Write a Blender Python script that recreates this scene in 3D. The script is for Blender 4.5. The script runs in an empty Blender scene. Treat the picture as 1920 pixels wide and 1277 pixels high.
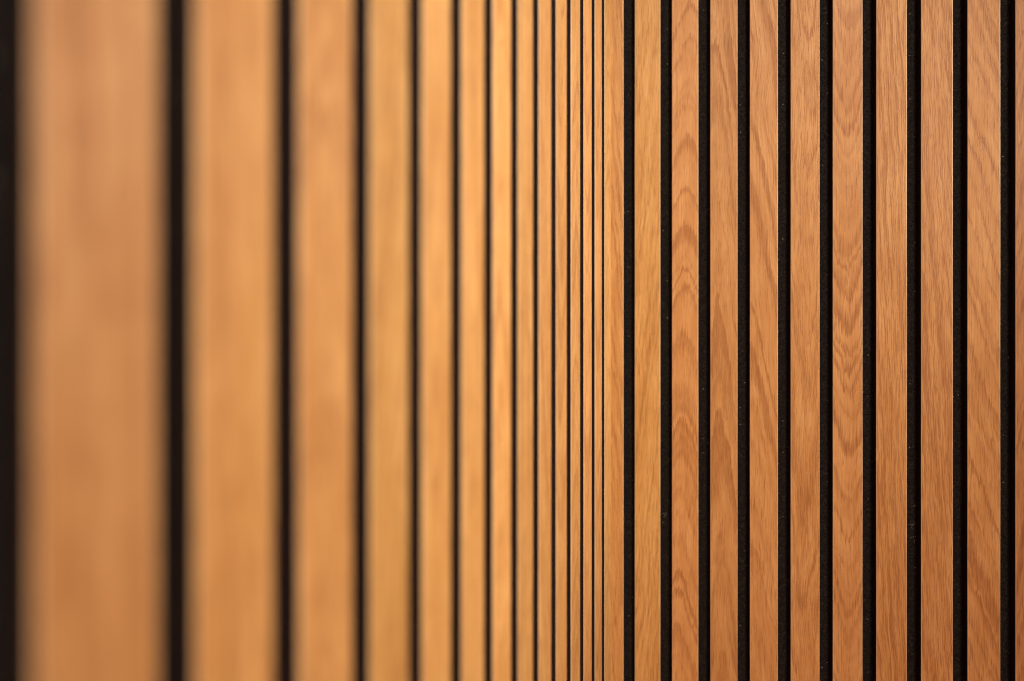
import bpy, bmesh, math, random
from mathutils import Vector, noise

sc = bpy.context.scene
col = sc.collection
P = 0.040                      # slat pitch in metres
SLAT_W = 0.0275                # face width
SLAT_H = 0.0095                # how far a slat stands off the felt
ARRIS = 0.0005
HEIGHT = 2.40
CAM_Z = 1.20
F_PX = 1045.0                  # focal length in pixels of a 1920 px wide frame
CX = 960.0
ZC = 15.71 * P                 # depth of the corner
A_L, A_R = 0.4110, 0.2325      # headings of the two walls
O_L, O_R = 0.728, 0.651        # first slat edge from the corner, in pitches
corner = Vector(((1146 - CX) / F_PX * ZC, ZC, 0))

# ------------------------------------------------------------------ helpers
def link(o, parent=None):
    col.objects.link(o)
    if parent: o.parent = parent
    return o

def mesh_obj(name, bm, mats, parent=None, smooth=False):
    me = bpy.data.meshes.new(name)
    bm.to_mesh(me); bm.free()
    for m in mats: me.materials.append(m)
    if smooth:
        for p in me.polygons: p.use_smooth = True
    return link(bpy.data.objects.new(name, me), parent)

class NT:
    """small helper for writing node trees"""
    def __init__(s, name):
        s.m = bpy.data.materials.new(name); s.m.use_nodes = True
        s.t = s.m.node_tree; s.t.nodes.clear()
    def n(s, typ, **kw):
        nd = s.t.nodes.new(typ)
        for k, v in kw.items(): setattr(nd, k, v)
        return nd
    def put(s, inp, v):
        if isinstance(v, bpy.types.NodeSocket): s.t.links.new(v, inp)
        else: inp.default_value = v
    def math(s, op, a, b=0.0, c=None, clamp=False):
        nd = s.n('ShaderNodeMath', operation=op, use_clamp=clamp)
        s.put(nd.inputs[0], a); s.put(nd.inputs[1], b)
        if c is not None: s.put(nd.inputs[2], c)
        return nd.outputs[0]
    def attr(s, name):
        nd = s.n('ShaderNodeAttribute', attribute_type='OBJECT', attribute_name=name)
        return nd.outputs['Fac']
    def xyz(s, x, y, z):
        nd = s.n('ShaderNodeCombineXYZ')
        for i, v in enumerate((x, y, z)): s.put(nd.inputs[i], v)
        return nd.outputs[0]
    def noise(s, vec, scale=1.0, detail=2.0, rough=0.5, dist=0.0):
        nd = s.n('ShaderNodeTexNoise', noise_dimensions='3D')
        s.put(nd.inputs['Vector'], vec); s.put(nd.inputs['Scale'], scale)
        s.put(nd.inputs['Detail'], detail); s.put(nd.inputs['Roughness'], rough)
        s.put(nd.inputs['Distortion'], dist)
        return nd.outputs['Fac']
    def ramp(s, v, lo, hi, a=0.0, b=1.0, smooth=True):
        nd = s.n('ShaderNodeMapRange', interpolation_type='SMOOTHSTEP' if smooth else 'LINEAR')
        for k, x in zip(('Value', 'From Min', 'From Max', 'To Min', 'To Max'), (v, lo, hi, a, b)): s.put(nd.inputs[k], x)
        return nd.outputs[0]
    def mix(s, f, a, b, mode='MIX'):
        nd = s.n('ShaderNodeMix', data_type='RGBA', blend_type=mode)
        s.put(nd.inputs[0], f); s.put(nd.inputs[6], a); s.put(nd.inputs[7], b)
        return nd.outputs[2]

# ---------------------------------------------------------------- oak veneer
def oak(name, pale=False):
    k = NT(name)
    tc = k.n('ShaderNodeTexCoord').outputs['Object']
    sp = k.n('ShaderNodeSeparateXYZ'); k.put(sp.inputs[0], tc)
    u = k.math('MULTIPLY', sp.outputs[0], 1000.0)          # mm across the slat
    d = k.math('MULTIPLY', sp.outputs[1], 1000.0)
    v = k.math('SUBTRACT', k.math('MULTIPLY', sp.outputs[2], 1000.0), 1200.0)   # mm along the slat from its middle
    seed = k.attr('grain_seed')
    sd = k.math('MULTIPLY', seed, 37.13)
    # slow wander of the fibre direction
    w1 = k.noise(k.xyz(k.math('MULTIPLY', u, 0.02), sd, k.math('MULTIPLY', v, 0.009)), 1.0, 1.0)
    w1 = k.math('MULTIPLY', k.math('SUBTRACT', w1, 0.5), k.attr('grain_wander'))
    w2 = k.noise(k.xyz(k.math('MULTIPLY', u, 0.10), k.math('ADD', sd, 5.0), k.math('MULTIPLY', v, 0.035)), 1.0, 2.0)
    w2 = k.math('MULTIPLY', k.math('SUBTRACT', w2, 0.5), 5.0)
    w3 = k.noise(k.xyz(k.math('MULTIPLY', u, 0.9), k.math('ADD', sd, 9.0), k.math('MULTIPLY', v, 0.10)), 1.0, 2.0)
    w3 = k.math('MULTIPLY', k.math('SUBTRACT', w3, 0.5), 1.2)
    lean = k.math('MULTIPLY', v, k.attr('grain_lean'))
    uu = k.math('ADD', k.math('ADD', u, w1), lean)
    # feathered edges: each bundle of fibres shifts the ring a little along the slat
    zig = k.noise(k.xyz(k.math('MULTIPLY', uu, 0.75), k.math('ADD', sd, 21.0), k.math('MULTIPLY', v, 0.018)), 1.0, 3.0, 0.7)
    zig = k.math('MULTIPLY', k.math('SUBTRACT', zig, 0.5), 34.0)
    # growth rings cut almost flat: hyperbola-shaped cathedrals about grain_heart
    du = k.math('SUBTRACT', uu, k.attr('grain_heart'))
    r = k.math('SQRT', k.math('ADD', k.math('MULTIPLY', du, du), k.math('MULTIPLY', k.attr('grain_depth'), k.attr('grain_depth'))))
    r = k.math('ADD', r, k.math('MULTIPLY', k.math('ADD', v, zig), k.attr('grain_slope')))
    r = k.math('ADD', k.math('ADD', r, w2), w3)
    ph = k.math('ADD', k.math('MULTIPLY', r, k.attr('grain_rings')), sd)
    # uneven ring spacing
    ph = k.math('ADD', ph, k.math('MULTIPLY', k.noise(k.xyz(k.math('MULTIPLY', r, 0.12), sd, 0.0), 1.0, 1.0), 2.2))
    fr = k.math('FRACT', ph)
    early = k.math('MULTIPLY', k.ramp(fr, 0.25, 0.78), k.ramp(fr, 1.0, 0.90))   # dark band, soft one side, sharp the other
    gate = k.ramp(k.noise(k.xyz(k.math('MULTIPLY', r, 0.16), k.math('ADD', sd, 2.0), k.math('MULTIPLY', v, 0.006)), 1.0, 1.0), 0.36, 0.60)
    early = k.math('MULTIPLY', early, k.math('ADD', 0.25, k.math('MULTIPLY', gate, 0.75)))
    # fibres and pores (long thin, broken up)
    fib = k.noise(k.xyz(k.math('MULTIPLY', uu, 0.95), k.math('ADD', sd, 1.0), k.math('MULTIPLY', v, 0.012)), 1.0, 3.5, 0.72)
    fib2 = k.noise(k.xyz(k.math('MULTIPLY', uu, 0.35), k.math('ADD', sd, 3.0), k.math('MULTIPLY', v, 0.010)), 1.0, 2.0, 0.5)
    por = k.noise(k.xyz(k.math('MULTIPLY', k.math('ADD', uu, k.math('MULTIPLY', w3, 0.5)), 2.3), k.math('ADD', sd, 7.0), k.math('MULTIPLY', v, 0.045)), 1.0, 2.5, 0.62)
    th = k.math('SUBTRACT', 0.590, k.math('MULTIPLY', early, 0.085))
    th = k.math('SUBTRACT', th, k.math('MULTIPLY', k.attr('grain_pores'), 0.05))
    pore = k.ramp(k.math('SUBTRACT', por, th), 0.0, 0.055)
    blot = k.noise(k.xyz(k.math('MULTIPLY', uu, 0.09), k.math('ADD', sd, 13.0), k.math('MULTIPLY', v, 0.016)), 1.0, 3.0, 0.55)
    # colours
    light = (0.610, 0.322, 0.118, 1); mid = (0.510, 0.242, 0.076, 1); dark = (0.375, 0.155, 0.042, 1)
    c = k.mix(k.ramp(blot, 0.30, 0.70), light, mid)
    c = k.mix(k.math('MULTIPLY', k.ramp(fib, 0.44, 0.70), 0.80), c, (0.445, 0.195, 0.056, 1))
    c = k.mix(k.math('MULTIPLY', k.ramp(fib2, 0.50, 0.72), 0.45), c, mid)
    c = k.mix(k.math('MULTIPLY', early, k.math('MULTIPLY', k.attr('grain_contrast'), 0.92)), c, dark)
    c = k.mix(k.math('MULTIPLY', pore, 0.60), c, (0.250, 0.082, 0.022, 1))
    tone = k.attr('grain_tone')
    hsv = k.n('ShaderNodeHueSaturation')
    k.put(hsv.inputs['Hue'], k.math('ADD', 0.5, k.math('MULTIPLY', k.attr('grain_hue'), 0.01)))
    k.put(hsv.inputs['Saturation'], 1.01); k.put(hsv.inputs['Value'], tone); k.put(hsv.inputs['Color'], c)
    c = hsv.outputs[0]
    if pale:
        c = k.mix(0.50, c, (0.86, 0.66, 0.44, 1))
    bs = k.n('ShaderNodeBsdfPrincipled')
    k.put(bs.inputs['Base Color'], c)
    k.put(bs.inputs['Roughness'], 0.50 if pale else k.math('ADD', 0.50, k.math('MULTIPLY', k.math('ADD', pore, fib), 0.10)))
    k.put(bs.inputs['Specular IOR Level'], 0.35)
    bp = k.n('ShaderNodeBump'); bp.inputs['Strength'].default_value = 0.30; bp.inputs['Distance'].default_value = 0.00025
    k.put(bp.inputs['Height'], k.math('SUBTRACT', k.math('MULTIPLY', fib, 0.35), k.math('MULTIPLY', pore, 0.8)))
    k.put(bs.inputs['Normal'], bp.outputs[0])
    out = k.n('ShaderNodeOutputMaterial'); k.put(out.inputs[0], bs.outputs[0])
    return k.m

def dark_core():
    k = NT('black_fibreboard')
    tc = k.n('ShaderNodeTexCoord').outputs['Object']
    f = k.noise(tc, 900.0, 3.0, 0.6)
    c = k.mix(k.ramp(f, 0.35, 0.7), (0.012, 0.006, 0.005, 1), (0.030, 0.015, 0.012, 1))
    bs = k.n('ShaderNodeBsdfPrincipled'); k.put(bs.inputs['Base Color'], c); k.put(bs.inputs['Roughness'], 0.8)
    k.put(bs.inputs['Specular IOR Level'], 0.2)
    out = k.n('ShaderNodeOutputMaterial'); k.put(out.inputs[0], bs.outputs[0])
    return k.m

def felt():
    k = NT('black_felt')
    tc = k.n('ShaderNodeTexCoord').outputs['Object']
    a = k.noise(tc, 620.0, 4.0, 0.75, 1.2)
    b = k.noise(tc, 90.0, 2.0)
    c = k.mix(k.ramp(a, 0.42, 0.72), (0.006, 0.005, 0.0045, 1), (0.050, 0.040, 0.034, 1))
    c = k.mix(k.math('MULTIPLY', k.ramp(b, 0.4, 0.7), 0.5), c, (0.012, 0.010, 0.009, 1))
    # odd pale fibres and dust caught in the felt
    vo = k.n('ShaderNodeTexVoronoi'); k.put(vo.inputs['Vector'], tc); vo.inputs['Scale'].default_value = 210.0
    vsep = k.n('ShaderNodeSeparateColor'); k.put(vsep.inputs[0], vo.outputs['Color'])
    dot = k.math('MULTIPLY', k.ramp(vo.outputs['Distance'], 0.16, 0.05), k.math('GREATER_THAN', vsep.outputs[0], 0.86))
    c = k.mix(k.math('MULTIPLY', dot, k.ramp(vsep.outputs[1], 0.2, 1.0, 0.2, 1.0)), c, (0.26, 0.22, 0.18, 1))
    bs = k.n('ShaderNodeBsdfPrincipled'); k.put(bs.inputs['Base Color'], c); k.put(bs.inputs['Roughness'], 1.0)
    k.put(bs.inputs['Specular IOR Level'], 0.1)
    bp = k.n('ShaderNodeBump'); bp.inputs['Strength'].default_value = 0.7; bp.inputs['Distance'].default_value = 0.0008
    k.put(bp.inputs['Height'], a); k.put(bs.inputs['Normal'], bp.outputs[0])
    out = k.n('ShaderNodeOutputMaterial'); k.put(out.inputs[0], bs.outputs[0])
    return k.m

def plain(name, rgb, rough=0.9):
    k = NT(name)
    tc = k.n('ShaderNodeTexCoord').outputs['Object']
    f = k.noise(tc, 60.0, 4.0)
    c = k.mix(f, tuple(x * .9 for x in rgb) + (1,), tuple(rgb) + (1,))
    bs = k.n('ShaderNodeBsdfPrincipled'); k.put(bs.inputs['Base Color'], c); k.put(bs.inputs['Roughness'], rough)
    out = k.n('ShaderNodeOutputMaterial'); k.put(out.inputs[0], bs.outputs[0])
    return k.m

M_OAK, M_ARRIS = oak('oak_veneer'), oak('oak_arris', pale=True)
M_CORE, M_FELT = dark_core(), felt()
M_LINT = plain('grey_lint', (0.30, 0.28, 0.25))
M_PLASTER = plain('dark_plaster', (0.05, 0.045, 0.04))

# ------------------------------------------------------------------- slats
def slat_mesh(width, seed):
    """oak-faced batten: front face towards -Y at y=0, arrises, dark sides; origin at foot of left edge's centre line"""
    bm = bmesh.new()
    w = width / 2; n = 96
    rings = []
    for i in range(n + 1):
        z = HEIGHT * i / n
        ja = noise.noise((seed * 3.1, 0.0, z * 9.0)) * 0.00012
        jb = noise.noise((seed * 3.1, 7.0, z * 9.0)) * 0.00012
        a2 = ARRIS * 0.45
        pts = [(-w + ja, SLAT_H), (-w + ja, ARRIS), (-w + a2 * .65 + ja, a2 * .65), (-w + ARRIS + ja, 0.0),
               (w - ARRIS + jb, 0.0), (w - a2 * .65 + jb, a2 * .65), (w + jb, ARRIS), (w + jb, SLAT_H)]
        rings.append([bm.verts.new((x, y, z)) for x, y in pts])
    mats = [2, 1, 1, 0, 1, 1, 2, 2]
    for i in range(n):
        for j in range(8):
            a, b = rings[i][j], rings[i][(j + 1) % 8]
            c, d = rings[i + 1][(j + 1) % 8], rings[i + 1][j]
            f = bm.faces.new((a, b, c, d)); f.material_index = mats[j]
    f = bm.faces.new(rings[0][::-1]); f.material_index = 2
    f = bm.faces.new(rings[-1]); f.material_index = 2
    bmesh.ops.recalc_face_normals(bm, faces=bm.faces)
    return bm

DEFAULT = dict(heart=40.0, depth=3.0, slope=0.0, rings=0.28, wander=12.0, lean=0.0, pores=0.5, contrast=0.45, tone=1.0, hue=0.0)
def grain(o, seed, **kw):
    p = dict(DEFAULT); p.update(kw)
    o['grain_seed'] = float(seed)
    for k_, v_ in p.items(): o['grain_' + k_] = float(v_)

def slat(parent, x_left, width, seed, label=None, **kw):
    o = mesh_obj('slat', slat_mesh(width, seed), (M_OAK, M_ARRIS, M_CORE), parent)
    o.location = (x_left + width / 2, 0, 0)
    grain(o, seed, **kw)
    if label: o['label'] = label
    return o

def box(bm, x0, x1, y0, y1, z0, z1):
    vs = [bm.verts.new((x, y, z)) for x in (x0, x1) for y in (y0, y1) for z in (z0, z1)]
    for q in ((0, 1, 3, 2), (4, 6, 7, 5), (0, 4, 5, 1), (2, 3, 7, 6), (0, 2, 6, 4), (1, 5, 7, 3)):
        bm.faces.new([vs[i] for i in q])
    bmesh.ops.recalc_face_normals(bm, faces=bm.faces)

def felt_sheet(parent, x0, x1):
    bm = bmesh.new(); box(bm, x0, x1, SLAT_H - 0.0004, SLAT_H + 0.009, 0.0, HEIGHT)
    return mesh_obj('felt_backing', bm, (M_FELT,), parent)

def panel(name, ang, label):
    e = bpy.data.objects.new(name, None); e.empty_display_size = 0.1
    link(e); e.location = corner; e.rotation_euler = (0, 0, ang)
    e['label'] = label; e['category'] = 'wall panel'; e['group'] = 'slatted oak panels meeting in the corner'
    return e

# local x runs along each wall, local -y faces the room
right = panel('slatted_panel', -A_R, 'oak slat wall panel seen nearly square on in sharp focus, black felt in its grooves')
left = panel('slatted_panel', math.pi / 2 - A_L, 'oak slat wall panel running steeply into the corner, its nearest slats wide and blurred')

Z0 = CAM_Z * 1000.0
def at(px, py):
    """height in mm on the right wall of a point seen at photo pixel px, py"""
    t = (px - CX) / F_PX
    # intersection with right wall plane
    dx, dz = math.cos(A_R), -math.sin(A_R)
    s = (corner.x - t * corner.y) / (t * dz - dx)
    z = corner.y + s * dz
    return Z0 - (py - 638.5) / F_PX * z * 1000.0

# right wall, from the corner outwards. Ring phase is steered by grain_seed.
R = [
 dict(heart=-14, depth=5, slope=.12, rings=.16, lean=.01, contrast=.45, pores=.3, tone=1.0, hue=.4, seed=11.3),
 dict(heart=26, depth=2, slope=.10, rings=.14, lean=-.02, contrast=.28, pores=.7, tone=1.10, hue=.9, wander=10, seed=2.7,
      label='straight grained slat with fine even pores, first full slat beside the corner'),
 dict(heart=-2, depth=8, slope=.30, rings=.062, lean=-.022, contrast=.80, pores=.35, tone=1.06, wander=12, seed=3.02,
      label='slat with bold dark cathedral arches stacked down its upper half'),
 dict(heart=-5, depth=7, slope=.10, rings=.075, lean=.01, contrast=.85, pores=.7, tone=.96, hue=.1, wander=16, seed=4.9,
      label='blotchy reddish slat with broken dark patches'),
 dict(heart=-16, depth=6, slope=.16, rings=.065, lean=.025, contrast=.80, pores=.4, tone=.99, wander=16, seed=5.4,
      label='slat with long dark streaks slanting down to its outer edge'),
 dict(heart=2, depth=6, slope=-.10, rings=.10, lean=-.01, contrast=.35, pores=1.0, tone=1.01, wander=14, seed=6.9,
      label='pale porous slat with faint figure'),
 dict(heart=1.0, depth=10, slope=-.20, rings=.20, lean=.0, contrast=.80, pores=.0, tone=.98, hue=-.2, wander=8, seed=7.77,
      label='slat with nested U-shaped growth rings down its middle'),
 dict(heart=-34, depth=3, slope=.03, rings=.14, lean=.02, contrast=.25, pores=1.5, tone=1.0, hue=.0, wander=10, seed=8.2,
      label='slat with dense straight pores and hardly any figure'),
 dict(heart=30, depth=3, slope=-.04, rings=.14, lean=.03, contrast=.25, pores=1.4, tone=.98, hue=-.2, wander=10, seed=9.1),
 dict(heart=-30, depth=5, slope=.30, rings=.085, lean=.01, contrast=.65, pores=.5, tone=.97, hue=-.2, wander=16, seed=10.4,
      label='smooth slat with faint sweeping curves, last whole slat before the frame edge'),
 dict(heart=3, depth=4, slope=.18, rings=.16, lean=.02, contrast=.6, pores=.6, tone=.80, hue=-.7, wander=8, seed=12.6,
      label='redder slat cut off by the edge of the picture'),
 dict(seed=13.1), dict(seed=14.2, heart=0, slope=.1), dict(seed=15.3), dict(seed=16.4)]
for i, g in enumerate(R):
    g = dict(g); x0 = (O_R + (i - 1)) * P
    slat(right, x0, SLAT_W, g.pop('seed'), g.pop('label', None), **g)
felt_sheet(right, (O_R - 1) * P - .004, (O_R + 13) * P + SLAT_W + .006)

rnd = random.Random(5)
for i in range(15):
    n = 13 - i                         # 13 is the slat in the corner, -1 the nearest
    x0 = -(O_L + i) * P
    w = O_L * P - 0.0001 if i == 0 else SLAT_W
    kind = rnd.random()
    g = dict(heart=rnd.choice([-28, -20, 24, 32]) if kind < .6 else rnd.uniform(-4, 4), depth=rnd.uniform(3, 7),
             slope=rnd.uniform(-.3, .3), rings=rnd.uniform(.08, .16), contrast=rnd.uniform(.35, .6),
             pores=rnd.uniform(.3, 1.0), tone=rnd.uniform(.96, 1.06), hue=rnd.uniform(-.3, .6), wander=rnd.uniform(7, 14))
    lab = None
    if n == 13: lab = 'narrow looking slat butting into the corner'
    if n == 0:
        lab = 'nearest slat, very wide and fully blurred, browner than the rest'
        g = dict(heart=-30, depth=3, slope=.02, rings=.10, contrast=.35, pores=.5, tone=.86, hue=-.35, wander=5)
    if n in (0, 1, 2, 3): w += .0008; x0 -= .0002
    if n == 0: x0 += .0005
    if n == 1: g["tone"], g["hue"] = 1.04, .1
    if n == 2: g["tone"], g["hue"] = 1.0, .0
    if n in (8, 9, 10): g['tone'], g['hue'] = .98, .1
    if n in (4, 5, 6): g['tone'], g['hue'], g['contrast'], g['pores'] = (1.19 if n == 6 else 1.06), .3, .4, .2
    slat(left, x0, w, 20.3 + i * 1.37, lab, **g)
felt_sheet(left, -(O_L + 14) * P - .006, -0.0006)

# tufts of lint caught on the felt of the right panel
def lint(px, py, n, r, seed):
    rr = random.Random(seed)
    t = (px - CX) / F_PX
    # point on felt plane
    nrm = Vector((-math.sin(A_R), -math.cos(A_R))); c2 = Vector((corner.x, corner.y)) - nrm * SLAT_H
    ray = Vector((t, 1.0)); k_ = c2.dot(nrm) / ray.dot(nrm)
    pt = ray * k_
    dR = Vector((math.cos(A_R), -math.sin(A_R)))
    xl = (pt - Vector((corner.x, corner.y))).dot(dR)
    zl = CAM_Z - (py - 638.5) / F_PX * k_
    bm = bmesh.new()
    for _ in range(n):
        p = Vector((xl + rr.uniform(-r, r) * .5, SLAT_H - .0012 + rr.uniform(-.0006, .0004), zl + rr.uniform(-r, r)))
        a = rr.uniform(0, 6.28); bend = rr.uniform(-1.6, 1.6); L = rr.uniform(.5, 1.2) * r; hw = .00008
        prev = None
        for s in range(6):
            q = p + Vector((math.cos(a), rr.uniform(-.1, .1), math.sin(a))) * (L / 6)
            sd = Vector((-math.sin(a), 0, math.cos(a))) * hw
            cur = [bm.verts.new(q + sd), bm.verts.new(q - sd), bm.verts.new(q + Vector((0, -hw * 1.5, 0)))]
            if prev:
                for j in range(3):
                    bm.faces.new((prev[j], prev[(j + 1) % 3], cur[(j + 1) % 3], cur[j]))
            prev = cur; p = q; a += bend / 3
    o = mesh_obj('lint', bm, (M_LINT,), right)
    return o
lint(1246, 966, 12, .0030, 3)
lint(1709, 981, 10, .0028, 4)
lint(1712, 1007, 6, .0022, 5)

# the wall the two panels hang on
for nm, e, x0, x1 in (('wall_right', right, -.05, 1.4), ('wall_left', left, -1.4, .05)):
    bm = bmesh.new(); box(bm, x0, x1, SLAT_H + .010, SLAT_H + .09, -.02, HEIGHT + .3)
    w = mesh_obj(nm, bm, (M_PLASTER,))
    w.location = e.location; w.rotation_euler = e.rotation_euler; w['kind'] = 'structure'

# ------------------------------------------------------------------ lamps
def area(name, loc, target, size, size_y, power, rgb):
    l = bpy.data.lights.new(name, 'AREA'); l.shape = 'RECTANGLE'; l.size = size; l.size_y = size_y
    l.energy = power; l.color = rgb
    o = bpy.data.objects.new(name, l); link(o); o.location = loc
    o.rotation_euler = (Vector(target) - Vector(loc)).to_track_quat('-Z', 'Y').to_euler()
    return o
def spot(name, loc, target, radius, power, rgb, deg):
    l = bpy.data.lights.new(name, 'SPOT'); l.shadow_soft_size = radius; l.energy = power; l.color = rgb
    l.spot_size = math.radians(deg); l.spot_blend = 1.0
    o = bpy.data.objects.new(name, l); link(o); o.location = loc
    o.rotation_euler = (Vector(target) - Vector(loc)).to_track_quat('-Z', 'Y').to_euler()
    return o
spot('ceiling_spot', (0.45, -1.25, 2.75), (0.06, 0.6, 1.24), 0.22, 174, (1.0, 0.94, 0.86), 40)
spot('side_spot', (1.65, -0.05, 1.85), (0.02, 0.45, 1.27), 0.16, 152, (1.0, 0.95, 0.82), 37)
area('low_bounce', (0.25, -1.0, 0.1), (0.45, 0.5, 0.9), 0.8, 0.8, 12, (1.0, 0.48, 0.27))

w = bpy.data.worlds.new('World'); sc.world = w; w.use_nodes = True
bg = w.node_tree.nodes['Background']; bg.inputs[0].default_value = (1.0, 0.66, 0.42, 1); bg.inputs[1].default_value = 0.15

# ----------------------------------------------------------------- camera
cd = bpy.data.cameras.new('camera'); cam = bpy.data.objects.new('camera', cd); link(cam)
cd.sensor_width = 36.0; cd.lens = 36.0 * F_PX / 1920.0
cd.clip_start = 0.01; cd.clip_end = 50
cam.location = (0, 0, CAM_Z); cam.rotation_euler = (math.pi / 2, 0, 0)
cd.dof.use_dof = True; cd.dof.focus_distance = 0.555; cd.dof.aperture_fstop = cd.lens / 12.0
sc.camera = cam

sc.render.engine = 'CYCLES'
sc.cycles.use_denoising = True; sc.cycles.pixel_filter_type = 'BLACKMAN_HARRIS'; sc.cycles.filter_width = 1.15
sc.cycles.max_bounces = 8; sc.cycles.diffuse_bounces = 5
sc.view_settings.view_transform = 'Standard'; sc.view_settings.look = 'None'
sc.view_settings.exposure = 0; sc.view_settings.gamma = 1
